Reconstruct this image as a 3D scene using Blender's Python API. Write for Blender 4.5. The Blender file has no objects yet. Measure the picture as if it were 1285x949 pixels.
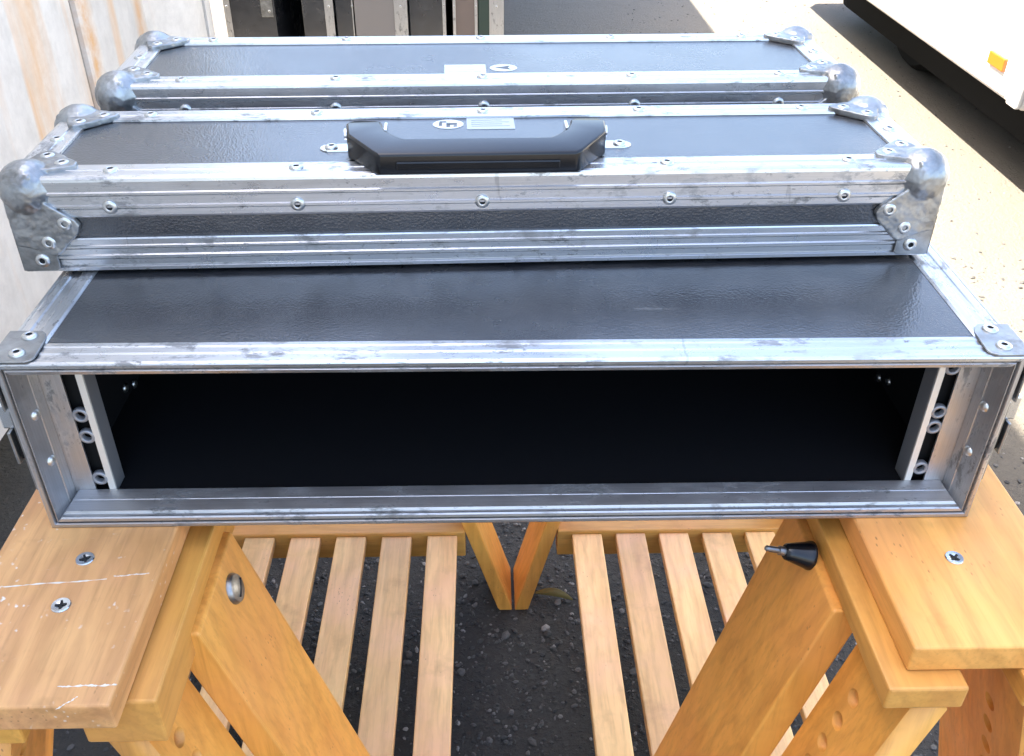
import bpy, bmesh, math, random
from mathutils import Vector, Matrix
random.seed(7)
SC = bpy.context.scene
COL = SC.collection
R = math.radians

# ------------------------------------------------------------------ camera
cam_d = bpy.data.cameras.new('camera')
cam = bpy.data.objects.new('camera', cam_d); COL.objects.link(cam)
P, YAW, ROLL = 0.6029, 0.0305, 0.0090
fw = Vector((math.sin(YAW)*math.cos(P), math.cos(YAW)*math.cos(P), -math.sin(P)))
rt = Vector((math.cos(YAW), -math.sin(YAW), 0)); up = rt.cross(fw)
r2 = rt*math.cos(ROLL) + up*math.sin(ROLL); u2 = r2.cross(fw)
M = Matrix((r2, u2, -fw)).transposed().to_4x4()
M.translation = (-0.0152, -0.4109, 0.3868)
cam.matrix_world = M
cam_d.sensor_fit = 'HORIZONTAL'; cam_d.sensor_width = 36.0
cam_d.lens = 36.0*1188.8/1285.0
cam_d.clip_start = 0.02; cam_d.clip_end = 500
SC.camera = cam

# ------------------------------------------------------------------ light
SUN_EL, SUN_AZ = R(58), R(-84)          # azimuth from +Y towards +X: the sun stands to the left, a little behind
world = bpy.data.worlds.new('World'); SC.world = world; world.use_nodes = True
wn = world.node_tree; bg = wn.nodes['Background']
sky = wn.nodes.new('ShaderNodeTexSky'); sky.sky_type = 'NISHITA'; sky.sun_disc = False
sky.air_density = 1.0; sky.dust_density = 3.2; sky.ozone_density = .6
sky.sun_elevation = SUN_EL; sky.sun_rotation = SUN_AZ
wn.links.new(sky.outputs[0], bg.inputs[0]); bg.inputs[1].default_value = 0.10
sd = bpy.data.lights.new('sun', 'SUN'); sd.energy = 4.6; sd.angle = R(0.5); sd.color = (1, .92, .80)
sun = bpy.data.objects.new('sun', sd); COL.objects.link(sun)
sdir = Vector((math.sin(SUN_AZ)*math.cos(SUN_EL), math.cos(SUN_AZ)*math.cos(SUN_EL), math.sin(SUN_EL)))
sun.rotation_euler = (-sdir).to_track_quat('-Z', 'Y').to_euler(); sun.location = (-3, 0, 6)
vs = SC.view_settings; vs.view_transform = 'Standard'; vs.look = 'None'; vs.gamma = 1; vs.use_curve_mapping = False
vs.exposure = 3.2

# ------------------------------------------------------------------ materials
class NT:
    def __init__(s, name):
        s.m = bpy.data.materials.new(name); s.m.use_nodes = True
        s.t = s.m.node_tree; s.b = s.t.nodes['Principled BSDF']
    def n(s, typ, **kw):
        nd = s.t.nodes.new('ShaderNode' + typ)
        for k, v in kw.items():
            if k in nd.inputs.keys() if isinstance(k, str) else False: s.put(nd.inputs[k], v)
            elif hasattr(nd, k): setattr(nd, k, v)
        return nd
    def put(s, sock, v):
        if isinstance(v, bpy.types.NodeSocket): s.t.links.new(v, sock)
        else: sock.default_value = v
    def coords(s, scale=(1, 1, 1), kind='Object', rand=True):
        tc = s.n('TexCoord'); mp = s.n('Mapping'); s.t.links.new(tc.outputs[kind], mp.inputs[0])
        mp.inputs['Scale'].default_value = scale
        if rand:
            oi = s.n('ObjectInfo'); mu = s.n('VectorMath', operation='SCALE')
            cb = s.n('CombineXYZ'); 
            for i in range(3): s.t.links.new(oi.outputs['Random'], cb.inputs[i])
            s.t.links.new(cb.outputs[0], mu.inputs[0]); mu.inputs['Scale'].default_value = 40
            s.t.links.new(mu.outputs[0], mp.inputs['Location'])
        return mp.outputs[0]
    def noise(s, vec, scale, detail=4, rough=.55, dist=0):
        nd = s.n('TexNoise'); s.t.links.new(vec, nd.inputs['Vector'])
        nd.inputs['Scale'].default_value = scale; nd.inputs['Detail'].default_value = detail
        nd.inputs['Roughness'].default_value = rough; nd.inputs['Distortion'].default_value = dist
        return nd.outputs['Fac']
    def voro(s, vec, scale, feature='F1'):
        nd = s.n('TexVoronoi'); nd.feature = feature; s.t.links.new(vec, nd.inputs['Vector'])
        nd.inputs['Scale'].default_value = scale
        return nd
    def ramp(s, fac, stops, interp='LINEAR'):
        nd = s.n('ValToRGB'); s.t.links.new(fac, nd.inputs[0]); nd.color_ramp.interpolation = interp
        el = nd.color_ramp.elements
        while len(el) < len(stops): el.new(.5)
        for e, (p, c) in zip(el, stops):
            e.position = p; e.color = (c, c, c, 1) if isinstance(c, (int, float)) else (*c, 1)
        return nd.outputs[0]
    def mix(s, fac, a, b, mode='MIX'):
        nd = s.n('Mix'); nd.data_type = 'RGBA'; nd.blend_type = mode
        for sock, v in ((nd.inputs[0], fac), (nd.inputs[6], a), (nd.inputs[7], b)):
            if isinstance(v, tuple): v = (*v, 1) if len(v) == 3 else v
            s.put(sock, v)
        return nd.outputs[2]
    def math(s, op, a, b=0.0):
        nd = s.n('Math'); nd.operation = op; s.put(nd.inputs[0], a); s.put(nd.inputs[1], b); return nd.outputs[0]
    def bump(s, h, strength=.3, dist=.001, normal=None):
        nd = s.n('Bump'); s.t.links.new(h, nd.inputs['Height'])
        nd.inputs['Strength'].default_value = strength; nd.inputs['Distance'].default_value = dist
        if normal is not None: s.t.links.new(normal, nd.inputs['Normal'])
        s.t.links.new(nd.outputs[0], s.b.inputs['Normal']); return nd.outputs[0]
    def set(s, col=None, rough=None, metal=None, spec=None):
        for k, v in (('Base Color', col), ('Roughness', rough), ('Metallic', metal), ('Specular IOR Level', spec)):
            if v is None: continue
            if isinstance(v, tuple) and len(v) == 3: v = (*v, 1)
            s.put(s.b.inputs[k], v)
        return s

def plain(name, col, rough=.5, metal=0.0, spec=None):
    return NT(name).set(col, rough, metal, spec).m

def alu(name, axis, base=.62, grime=.72, rough=(.24, .40)):
    n = NT(name)
    st = lambda a, b: {'x': (a, b, b), 'y': (b, a, b), 'z': (b, b, a)}[axis]
    fine = n.noise(n.coords(st(6, 420)), 3, 3, .6)                 # drawing lines of the extrusion
    iso = n.coords((1, 1, 1)); wear = n.noise(n.coords(st(26, 60)), 1.6, 9, .72, .25)
    blot = n.noise(iso, 17, 4, .6); nick = n.noise(n.coords(st(110, 260)), 1.0, 4, .7)
    scr = n.noise(n.coords(st(70, 9)), 2.2, 2, .5, 1.5)            # odd cross scratches
    c = n.mix(n.ramp(fine, [(.35, 0), (.65, 1)]), (base*.93, base*.93, base*.93), (base*1.06, base*1.06, base*1.07))
    g = n.math('MULTIPLY', n.ramp(wear, [(.53, 0), (.60, 1)]), n.ramp(blot, [(.44, .05), (.58, 1)]))
    k = n.math('MULTIPLY', n.ramp(nick, [(.62, 0), (.67, 1)]), n.ramp(blot, [(.40, .1), (.55, 1)]))
    g = n.math('MAXIMUM', g, k)
    c = n.mix(n.math('MULTIPLY', g, grime), c, (.10, .095, .085))
    c = n.mix(n.math('MULTIPLY', n.ramp(scr, [(.72, 0), (.75, 1)]), .35), c, (.25, .25, .25))
    n.set(c, n.ramp(wear, [(.3, rough[0]), (.7, rough[1])]), 1.0)
    n.put(n.b.inputs['Metallic'], n.math('SUBTRACT', 1.0, n.math('MULTIPLY', g, .5)))
    n.bump(n.math('ADD', fine, n.math('MULTIPLY', wear, .6)), .06, .0003)
    return n.m

def zinc(name):
    n = NT(name); v = n.coords((1, 1, 1))
    a = n.noise(v, 38, 5, .65); b = n.noise(v, 140, 4, .6)
    c = n.mix(n.ramp(a, [(.35, 0), (.68, 1)]), (.21, .21, .205), (.44, .45, .45))
    w = n.ramp(n.noise(v, 60, 5, .7, .5), [(.52, 0), (.72, 1)])
    c = n.mix(n.math('MULTIPLY', w, .6), c, (.13, .12, .105))
    n.set(c, n.ramp(b, [(.3, .30), (.7, .48)]), .92); n.bump(n.math('ADD', b, n.math('MULTIPLY', a, 2.0)), .16, .0006); return n.m

def laminate():
    n = NT('black_laminate'); v = n.coords((1, 1, 1))
    a = n.voro(v, 620).outputs['Distance']; b = n.noise(v, 430, 3, .6); c = n.noise(v, 9, 5, .6)
    dust = n.noise(v, 25, 6, .7); scuff = n.noise(n.coords((1, 30, 1)), 7, 5, .7, 1.2)
    col = n.mix(n.ramp(dust, [(.4, 0), (.75, 1)]), (.018, .019, .022), (.045, .046, .048))
    col = n.mix(n.math('MULTIPLY', n.math('MULTIPLY', n.ramp(scuff, [(.64, 0), (.70, 1)]), n.ramp(dust, [(.45, 0), (.6, 1)])), .5), col, (.16, .16, .155))
    n.set(col, n.ramp(c, [(.3, .22), (.7, .29)]), 0.0, .5); n.put(n.b.inputs['IOR'], 1.95)
    h = n.math('ADD', n.math('MULTIPLY', a, .9), b); n.bump(h, .20, .0006); return n.m

def wood(name, axis, c1, c2, dark=.35, specks=False):
    n = NT(name)
    st = lambda a, b: {'x': (a, b, b), 'y': (b, a, b), 'z': (b, b, a)}[axis]
    iso = n.coords((1, 1, 1))
    g = n.noise(n.coords(st(1.3, 11)), 2.6, 7, .62, 1.3); fi = n.noise(n.coords(st(9, 170)), 2, 4, .65)
    ring = n.n('TexWave'); ring.wave_type = 'RINGS'; ring.rings_direction = axis.upper(); n.t.links.new(n.coords(st(.25, 1)), ring.inputs['Vector'])
    for k, v in (('Scale', 26), ('Distortion', 7), ('Detail', 3), ('Detail Scale', 1.6), ('Detail Roughness', .6)): ring.inputs[k].default_value = v
    bl = n.noise(iso, 7, 5, .6); b2 = n.noise(iso, 15, 5, .65)
    col = n.mix(n.ramp(g, [(.30, 0), (.70, 1)]), c1, c2)
    col = n.mix(n.math('MULTIPLY', n.ramp(ring.outputs['Fac'], [(.45, 0), (1, 1)]), .22), col, tuple(x*.62 for x in c1))
    col = n.mix(n.math('MULTIPLY', n.ramp(fi, [(.5, 0), (.72, 1)]), .32), col, tuple(x*.55 for x in c1))
    col = n.mix(n.math('MULTIPLY', n.ramp(bl, [(.48, 0), (.70, 1)]), .45), col, (c2[0]*.98, c2[1]*.84, c2[2]*1.25))     # pinkish patches
    col = n.mix(n.math('MULTIPLY', n.ramp(bl, [(.30, 1), (.46, 0)]), .40), col, (min(1, c2[0]*1.08), min(1, c2[1]*1.16), c2[2]*1.1))   # pale yellow patches
    st_ = n.ramp(b2, [(.56, 0), (.72, 1)]); col = n.mix(n.math('MULTIPLY', st_, dark), col, tuple(x*.42 for x in c1))      # handling stains
    pin = n.voro(n.coords(st(120, 300)), 1.0).outputs['Distance']
    pm = n.math('MULTIPLY', n.ramp(pin, [(.10, 1), (.20, 0)]), n.ramp(n.noise(iso, 14, 4, .6), [(.57, 0), (.66, 1)]))
    col = n.mix(n.math('MULTIPLY', pm, .6), col, (.13, .055, .02))
    oi = n.n('ObjectInfo'); hs = n.n('HueSaturation')
    n.t.links.new(n.math('ADD', .90, n.math('MULTIPLY', oi.outputs['Random'], .20)), hs.inputs['Value'])
    n.t.links.new(col, hs.inputs['Color']); col = hs.outputs[0]
    if specks:
        wob = n.n('TexNoise'); wob.inputs['Scale'].default_value = 260; n.t.links.new(iso, wob.inputs['Vector'])
        vv = n.n('VectorMath'); vv.operation = 'MULTIPLY_ADD'; n.t.links.new(wob.outputs['Color'], vv.inputs[0]); vv.inputs[1].default_value = (.9, .9, 0); n.t.links.new(n.coords((210, 170, 200), rand=False), vv.inputs[2])
        sp = n.voro(vv.outputs[0], 1.0).outputs['Distance']
        m = n.math('MULTIPLY', n.ramp(sp, [(.10, 1), (.22, 0)]), n.ramp(n.noise(iso, 24, 5, .65), [(.50, 0), (.60, 1)]))
        smear = n.math('MULTIPLY', n.ramp(n.noise(n.coords((22, 150, 22)), 1.4, 5, .7, .8), [(.66, 0), (.74, 1)]), n.ramp(b2, [(.45, 0), (.6, 1)]))
        col = n.mix(n.math('MAXIMUM', n.math('MULTIPLY', m, .85), n.math('MULTIPLY', smear, .45)), col, (.80, .77, .70))
    n.set(col, n.ramp(b2, [(.3, .34), (.7, .52)]), 0.0, .45); n.bump(n.math('ADD', fi, n.math('MULTIPLY', b2, .8)), .12, .0005); return n.m

def van_paint(name, rust=1.0):
    n = NT(name); v = n.coords((1, 1, 1), rand=False); s = n.coords((7, 7, .55), rand=False)
    drip = n.noise(s, 1.15, 5, .6, .3); blot = n.noise(v, 3.0, 5, .6); fine = n.noise(v, 26, 6, .7)
    m = n.math('MULTIPLY', n.ramp(drip, [(.54, 0), (.68, 1)]), n.ramp(blot, [(.36, .2), (.6, 1)]))
    col = n.mix(n.ramp(fine, [(.4, 0), (.8, 1)]), (.66, .64, .595), (.50, .485, .45))
    if rust: col = n.mix(n.math('MULTIPLY', n.ramp(n.noise(n.coords((4, 4, .9), rand=False), 1.7, 6, .65), [(.45, 0), (.7, 1)]), .5), col, (.40, .39, .37))
    if rust:      # rust has crept out of the door seam and run down one line of the panel
        sx = n.n('SeparateXYZ'); n.t.links.new(n.coords((1, 1, 1), rand=False), sx.inputs[0])
        for yc, w, k in ((1.415, .045, .9), (1.70, .035, .75), (1.20, .05, .3)):
            d = n.math('ABSOLUTE', n.math('SUBTRACT', n.math('ADD', sx.outputs[1], n.math('MULTIPLY', n.math('SUBTRACT', blot, .5), .12)), yc))
            e = n.math('MULTIPLY', n.ramp(n.math('DIVIDE', d, w), [(0, 1), (1, 0)]), n.ramp(fine, [(.3, .2), (.6, 1)]))
            col = n.mix(n.math('MULTIPLY', e, k), col, (.60, .31, .09))
    col = n.mix(n.math('MULTIPLY', m, .85*rust), col, (.62, .33, .10))
    pit = n.math('MULTIPLY', n.ramp(n.noise(v, 60, 5, .75), [(.66, 0), (.72, 1)]), n.ramp(blot, [(.5, 0), (.62, 1)]))
    col = n.mix(n.math('MULTIPLY', pit, rust), col, (.22, .10, .04))
    n.set(col, .42, 0, .45); n.bump(fine, .05, .001); return n.m

def asphalt():
    n = NT('asphalt'); v = n.coords((1, 1, 1), rand=False)
    st = n.voro(n.mix(.03, v, n.noise(v, 60, 3, .6)), 85); grit = n.noise(v, 260, 4, .7); big = n.noise(v, 1.3, 5, .6); mid = n.noise(v, 9, 6, .65)
    stone = n.ramp(st.outputs['Distance'], [(.0, 1), (.62, 0)])
    sr = n.n('SeparateColor'); n.t.links.new(st.outputs['Color'], sr.inputs[0])
    col = n.mix(n.ramp(sr.outputs[0], [(.1, 0), (1, 1)]), (.042, .040, .038), (.15, .14, .125))
    col = n.mix(n.math('SUBTRACT', 1.0, stone), col, (.025, .024, .023))
    col = n.mix(n.math('MULTIPLY', n.ramp(grit, [(.45, 0), (.7, 1)]), .5), col, (.125, .115, .10))
    col = n.mix(n.math('MULTIPLY', n.ramp(mid, [(.4, 0), (.7, 1)]), .6), col, (.055, .052, .048))
    col = n.mix(n.math('MULTIPLY', n.ramp(big, [(.35, 0), (.65, 1)]), .45), col, (.11, .098, .082))
    # pale dust lies on the lane; shade around the trestles is painted in as darker tarmac, ragged edge
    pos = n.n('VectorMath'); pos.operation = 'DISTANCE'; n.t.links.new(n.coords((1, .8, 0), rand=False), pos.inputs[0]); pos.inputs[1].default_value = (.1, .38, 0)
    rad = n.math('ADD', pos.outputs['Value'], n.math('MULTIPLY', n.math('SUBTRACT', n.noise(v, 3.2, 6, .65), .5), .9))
    dust_past_shade = n.ramp(rad, [(.45, 0), (1.0, 1)])
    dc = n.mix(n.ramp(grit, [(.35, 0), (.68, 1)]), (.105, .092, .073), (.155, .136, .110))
    col = n.mix(n.math('MULTIPLY', dust_past_shade, .72), n.mix(.66, col, (.010, .010, .010)), dc)
    n.set(col, n.ramp(grit, [(.3, .62), (.7, .85)]), 0, .4)
    h = n.math('ADD', n.math('MULTIPLY', n.math('MULTIPLY', stone, n.ramp(sr.outputs[1], [(.35, .05), (.6, 1)])), .55), n.math('MULTIPLY', n.noise(v, 120, 6, .75), 1.3))
    h = n.math('ADD', h, n.math('MULTIPLY', mid, 1.6))
    n.bump(h, .75, .006); return n.m

def stone_mat():
    n = NT('gravel_stone'); g = n.n('NewGeometry'); 
    c = n.ramp(g.outputs['Random Per Island'], [(0, (.02, .02, .021)), (.6, (.06, .058, .055)), (.93, (.10, .094, .088)), (1, (.24, .225, .21))])
    n.set(c, .7, 0, .4); return n.m

MAT = {
 'alu_x': alu('brushed_aluminium_x', 'x'), 'alu_y': alu('brushed_aluminium_y', 'y'), 'alu_z': alu('brushed_aluminium_z', 'z', .54, .8, (.34, .48)),
 'alu_dull': alu('oxidised_aluminium', 'x', .50, .75, (.40, .52)), 'zinc': zinc('worn_zinc'), 'lam': laminate(), 'hole': plain('dark_hole', (.01, .01, .01), .8),
 'felt': plain('black_lining', (.007, .007, .008), .95, 0, .1),
 'plastic': None, 'steel': plain('bright_steel', (.68, .69, .70), .25, 1.0), 'rivet': plain('rivet_steel', (.58, .58, .56), .36, 1.0),
 'rail': plain('grey_rack_rail', (.30, .30, .31), .45, .6), 'rail_dark': plain('dark_slot', (.008, .008, .008), .8, 0, .2), 'rail_edge': plain('pale_rail_edge', (.74, .72, .66), .5, .6),
 'wood_board_l': wood('worn_board', 'y', (.53, .25, .09), (.80, .43, .17), .6, True),
 'wood_board_r': wood('oiled_board', 'y', (.62, .275, .06), (.84, .42, .11), .4),
 'wood_y': wood('beech_rail', 'y', (.58, .26, .05), (.76, .385, .085), .2),
 'wood_z': wood('beech_leg', 'z', (.65, .27, .047), (.86, .41, .085), .2),
 'wood_x': wood('beech_cross', 'x', (.54, .25, .05), (.70, .36, .085), .25),
 'wood_slat': wood('pale_slat', 'y', (.63, .36, .145), (.86, .54, .235), .35),
 'van': van_paint('rusty_white_paint'), 'carwhite': van_paint('white_car_paint', .0),
 'rubber': plain('black_rubber', (.008, .008, .008), .9, 0, .12), 'black': plain('black_underbody', (.008, .008, .008), .95, 0, .1),
 'glass': plain('dark_glass', (.02, .025, .03), .05, 0, .6), 'orange': plain('orange_lens', (.40, .085, .006), .35),
 'asphalt': asphalt(), 'stone': stone_mat(), 'leaf': plain('dry_leaf', (.20, .155, .05), .6),
 'paintmark': plain('dried_white_paint', (.74, .69, .60), .5), 'label': plain('pale_label', (.40, .43, .46), .3),
 'labelwhite': plain('white_label', (.58, .60, .60), .3), 'ink': plain('dark_ink', (.04, .045, .05), .4),
 'greypanel': plain('grey_case_panel', (.17, .155, .145), .5), 'brownpanel': plain('brown_case_panel', (.13, .10, .085), .55),
 'greenpanel': plain('dark_green_panel', (.022, .04, .03), .5), 'hub': plain('wheel_rim', (.5, .5, .5), .4, .8),
}
def plastic():
    n = NT('black_plastic'); v = n.coords((1, 1, 1)); a = n.noise(v, 300, 3, .6); b = n.noise(v, 30, 4, .6)
    n.set((.006, .0065, .008), n.ramp(b, [(.3, .14), (.7, .26)]), 0, .45); n.bump(a, .06, .0003); return n.m
MAT['plastic'] = plastic()

# ------------------------------------------------------------------ mesh helpers
def link(name, me, mat=None, parent=None, loc=None):
    o = bpy.data.objects.new(name, me); COL.objects.link(o)
    if mat and me and not me.materials: me.materials.append(MAT[mat] if isinstance(mat, str) else mat)
    if parent: o.parent = parent
    if loc: o.location = loc
    return o
def fin(name, bm, mat, parent=None, smooth=False, bevel=0, seg=2, loc=None, auto=None):
    bmesh.ops.recalc_face_normals(bm, faces=bm.faces[:])
    me = bpy.data.meshes.new(name); bm.to_mesh(me); bm.free()
    if smooth or auto:
        for p in me.polygons: p.use_smooth = True
        if auto:
            try: me.set_sharp_from_angle(angle=R(auto))
            except Exception: pass
    o = link(name, me, mat, parent, loc)
    if bevel:
        b = o.modifiers.new('bevel', 'BEVEL'); b.width = bevel; b.segments = seg; b.limit_method = 'ANGLE'; b.angle_limit = R(35)
    return o
def box(bm, x0, x1, y0, y1, z0, z1):
    vs_ = [bm.verts.new((x, y, z)) for z in (z0, z1) for y in (y0, y1) for x in (x0, x1)]
    for f in ((0, 2, 3, 1), (4, 5, 7, 6), (0, 1, 5, 4), (2, 6, 7, 3), (0, 4, 6, 2), (1, 3, 7, 5)):
        bm.faces.new([vs_[i] for i in f])
def boxo(name, mat, b, parent=None, bevel=.0012, seg=2):
    bm = bmesh.new(); box(bm, *b); return fin(name, bm, mat, parent, bevel=bevel, seg=seg)
def prism(bm, pts, org, U, V, D, s0, s1, m0=0, m1=0):
    """polygon pts (u,v) in the plane U,V swept along D from s0 to s1; m0,m1 shift the ends by u (mitre)"""
    org, U, V, D = map(Vector, (org, U, V, D))
    a = [bm.verts.new(org + U*u + V*v + D*(s0 + m0*u)) for u, v in pts]
    b = [bm.verts.new(org + U*u + V*v + D*(s1 - m1*u)) for u, v in pts]
    n = len(pts)
    for i in range(n):
        j = (i + 1) % n; bm.faces.new((a[i], a[j], b[j], b[i]))
    bm.faces.new(a[::-1]); bm.faces.new(b)
def lathe(bm, prof, seg=18, mats=None, mtx=None):
    rings = []
    for r, z in prof:
        if r < 1e-7: rings.append([bm.verts.new((0, 0, z))])
        else: rings.append([bm.verts.new((r*math.cos(2*math.pi*k/seg), r*math.sin(2*math.pi*k/seg), z)) for k in range(seg)])
    for i in range(len(rings)-1):
        A, B = rings[i], rings[i+1]
        for k in range(seg):
            l = (k+1) % seg
            if len(A) > 1 and len(B) > 1: f = bm.faces.new((A[k], A[l], B[l], B[k]))
            elif len(A) > 1: f = bm.faces.new((A[k], A[l], B[0]))
            elif len(B) > 1: f = bm.faces.new((A[0], B[l], B[k]))
            else: continue
            if mats: f.material_index = mats[i]
    if mtx: bmesh.ops.transform(bm, matrix=mtx, verts=bm.verts)
def empty(name, loc, rz=0, label=None, cat=None, group=None):
    o = bpy.data.objects.new(name, None); COL.objects.link(o); o.empty_display_size = .05
    o.location = loc; o.rotation_euler = (0, 0, rz)
    if label: tag(o, label, cat, group)
    return o
def tag(o, label=None, cat=None, group=None, kind=None):
    if label: o['label'] = label
    if cat: o['category'] = cat
    if group: o['group'] = group
    if kind: o['kind'] = kind
    return o
def curve_mesh(name, outer, holes, thick):
    """flat shape with holes in XY, thick in Z (0..thick)"""
    cu = bpy.data.curves.new(name, 'CURVE'); cu.dimensions = '2D'; cu.fill_mode = 'BOTH'; cu.extrude = thick/2
    for poly in [outer] + holes:
        sp = cu.splines.new('POLY'); sp.points.add(len(poly)-1)
        for p, q in zip(sp.points, poly): p.co = (q[0], q[1], 0, 1)
        sp.use_cyclic_u = True
    ob = bpy.data.objects.new(name, cu); COL.objects.link(ob)
    dg = bpy.context.evaluated_depsgraph_get(); me = bpy.data.meshes.new_from_object(ob.evaluated_get(dg))
    bpy.data.objects.remove(ob); bpy.data.curves.remove(cu)
    me.transform(Matrix.Translation((0, 0, thick/2)))
    bm = bmesh.new(); bm.from_mesh(me); bmesh.ops.remove_doubles(bm, verts=bm.verts[:], dist=1e-5); bm.to_mesh(me); bm.free()
    return me
def rivet_mesh(r=.0043, hole=True):
    k = r/.0043; bm = bmesh.new()
    prof = [(.0043, -.0006), (.0043, .0004), (.0039, .0011), (.0028, .0016), (.0019, .0017), (.0016, .0014), (.0014, .0003), (0, .0003)] if hole else \
           [(.0043, -.0006), (.0043, .0003), (.0036, .0013), (.002, .0021), (0, .0024)]
    lathe(bm, [(a*k, b*k) for a, b in prof], 16, [0]*5 + [1, 1] if hole else None)
    bmesh.ops.recalc_face_normals(bm, faces=bm.faces[:])
    me = bpy.data.meshes.new('rivet'); bm.to_mesh(me); bm.free()
    for p in me.polygons: p.use_smooth = True
    me.materials.append(MAT['rivet']); me.materials.append(MAT['hole']); return me
RIVET = rivet_mesh(); RIVET_S = rivet_mesh(.0033, False); RIVET_B = rivet_mesh(.011, False)
QUP = Matrix.Identity(3)
def rivet(parent, loc, nrm=(0, 0, 1), me=None, name='rivet'):
    o = link(name, me or RIVET, None, parent); q = Vector((0, 0, 1)).rotation_difference(Vector(nrm).normalized())
    o.location = loc; o.rotation_mode = 'QUATERNION'
    from mathutils import Quaternion
    o.rotation_quaternion = q @ Quaternion((0, 0, 1), random.uniform(0, 6.28)); return o

# pressed steel ball corner, shared by all lid corners
def ball_corner_mesh():
    bm = bmesh.new()
    top = [(.0070, -.0014), (.0165, -.0014), (.0168, .0050), (.0340, .0105), (.0375, .0135), (.0368, .0180), (.0190, .0350), (.0145, .0368), (.0108, .0340), (.0050, .0168), (-.0014, .0165), (-.0014, .0070)]
    low = [(.0070, -.0014), (.0165, -.0014), (.0155, .0105), (.0345, .0245), (.0370, .0290), (.0355, .0330), (.0220, .0465), (.0175, .0478), (.0080, .0430), (-.0014, .0410), (-.0014, .0070)]
    t = .0026
    prism(bm, top, (0, 0, 0), (1, 0, 0), (0, 1, 0), (0, 0, 1), -.0014, t)
    prism(bm, low, (0, 0, 0), (1, 0, 0), (0, 0, -1), (0, -1, 0), -.0014, t)
    prism(bm, low, (0, 0, 0), (0, 1, 0), (0, 0, -1), (-1, 0, 0), -.0014, t)
    bmesh.ops.create_uvsphere(bm, u_segments=40, v_segments=24, radius=.0166, matrix=Matrix.Translation((.0097, .0097, -.0097)))
    bmesh.ops.recalc_face_normals(bm, faces=bm.faces[:])
    me = bpy.data.meshes.new('ball_corner'); bm.to_mesh(me); bm.free()
    o = bpy.data.objects.new('ball_corner', me); COL.objects.link(o)
    m = o.modifiers.new('r', 'REMESH'); m.mode = 'VOXEL'; m.voxel_size = .0006
    s = o.modifiers.new('s', 'SMOOTH'); s.iterations = 5; s.factor = .5
    dg = bpy.context.evaluated_depsgraph_get(); out = bpy.data.meshes.new_from_object(o.evaluated_get(dg))
    bpy.data.objects.remove(o)
    from mathutils import noise as mnoise
    nrm_ = [v.normal.copy() for v in out.vertices]
    for v, nn in zip(out.vertices, nrm_):          # knocks and dents from years of loading
        v.co += nn * (mnoise.noise(v.co*170)*.00045 + mnoise.noise(v.co*420)*.00018)
    for p in out.polygons: p.use_smooth = True
    out.materials.clear(); out.materials.append(MAT['zinc']); return out
BALL = ball_corner_mesh()
# trestle posts with peg holes
def post_mesh(wd, hole, L=.36, th=.020):
    hs = [[(wd*hole + .0058*math.cos(-2*math.pi*q/20), .045 + k*.0215 + .0058*math.sin(-2*math.pi*q/20)) for q in range(20)] for k in range(7)]
    return curve_mesh('height_post', [(0, 0), (wd, 0), (wd, L), (0, L)], hs, th)
POSTS = {(w_, h_): [post_mesh(w_, h_) for _ in range(4)] for w_, h_ in ((.052, .35), (.059, .62))}
HANDLE_OUT = [(-.0785, -.0140), (-.0765, -.0330), (-.0600, -.0570), (-.0570, -.0600), (.0570, -.0600), (.0600, -.0570), (.0765, -.0330), (.0785, -.0140), (.0760, -.0110), (.0590, -.0110), (.0570, -.0130),
       (.0560, -.0200), (.0530, -.0290), (.0470, -.0370), (.0420, -.0410), (-.0420, -.0410), (-.0470, -.0370), (-.0530, -.0290), (-.0560, -.0200), (-.0570, -.0130), (-.0590, -.0110), (-.0760, -.0110)]
HANDLE = curve_mesh('handle_grip', HANDLE_OUT, [], .0150)

# ------------------------------------------------------------------ ground
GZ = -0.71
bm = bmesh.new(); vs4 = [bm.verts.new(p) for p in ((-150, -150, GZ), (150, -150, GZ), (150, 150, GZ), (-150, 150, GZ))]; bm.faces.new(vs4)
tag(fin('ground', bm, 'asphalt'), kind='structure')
ICO = bmesh.new(); bmesh.ops.create_icosphere(ICO, subdivisions=1, radius=1); ICO.verts.ensure_lookup_table()
ICO_V = [v.co.copy() for v in ICO.verts]; ICO_F = [[v.index for v in f.verts] for f in ICO.faces]; ICO.free()
PV, PF = [], []
def pebble(x, y, r):
    a = random.uniform(0, 6.28); ca, sa = math.cos(a), math.sin(a); b = len(PV); tl_ = random.uniform(-.35, .35)
    sx, sy, sz = r*random.uniform(.8, 1.5), r*random.uniform(.6, 1.0), r*random.uniform(.4, .75)
    for v in ICO_V:
        px, py, pz = v.x*sx*random.uniform(.82, 1.18), v.y*sy*random.uniform(.82, 1.18), v.z*sz*random.uniform(.8, 1.2)
        PV.append((x + ca*px - sa*py, y + sa*px + ca*py, GZ + r*.12 + pz + px*tl_*.5))
    PF.extend([[b+k for k in f] for f in ICO_F])
for i in range(3800):
    x = random.uniform(-.75, 1.35); y = random.uniform(-.15, 1.7)
    pebble(x, y, random.choice((.0018, .0025, .003, .0035, .0045, .006)) * random.uniform(.7, 1.3))
for i in range(9000):
    pebble(random.uniform(-.45, .62), random.uniform(.18, 1.05), random.choice((.0012, .0016, .002, .0024, .0034)) * random.uniform(.7, 1.4))
for i in range(60): pebble(random.uniform(-.4, .6), random.uniform(.2, 1.0), random.uniform(.0045, .008))
for i in range(1300): pebble(random.uniform(.6, 3.0), random.uniform(.6, 4.6), random.uniform(.002, .005))
gm = bpy.data.meshes.new('gravel'); gm.from_pydata(PV, [], PF)
tag(link('gravel', gm, 'stone'), 'loose small grey stones and grit scattered over the asphalt', 'gravel', kind='stuff')

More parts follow.
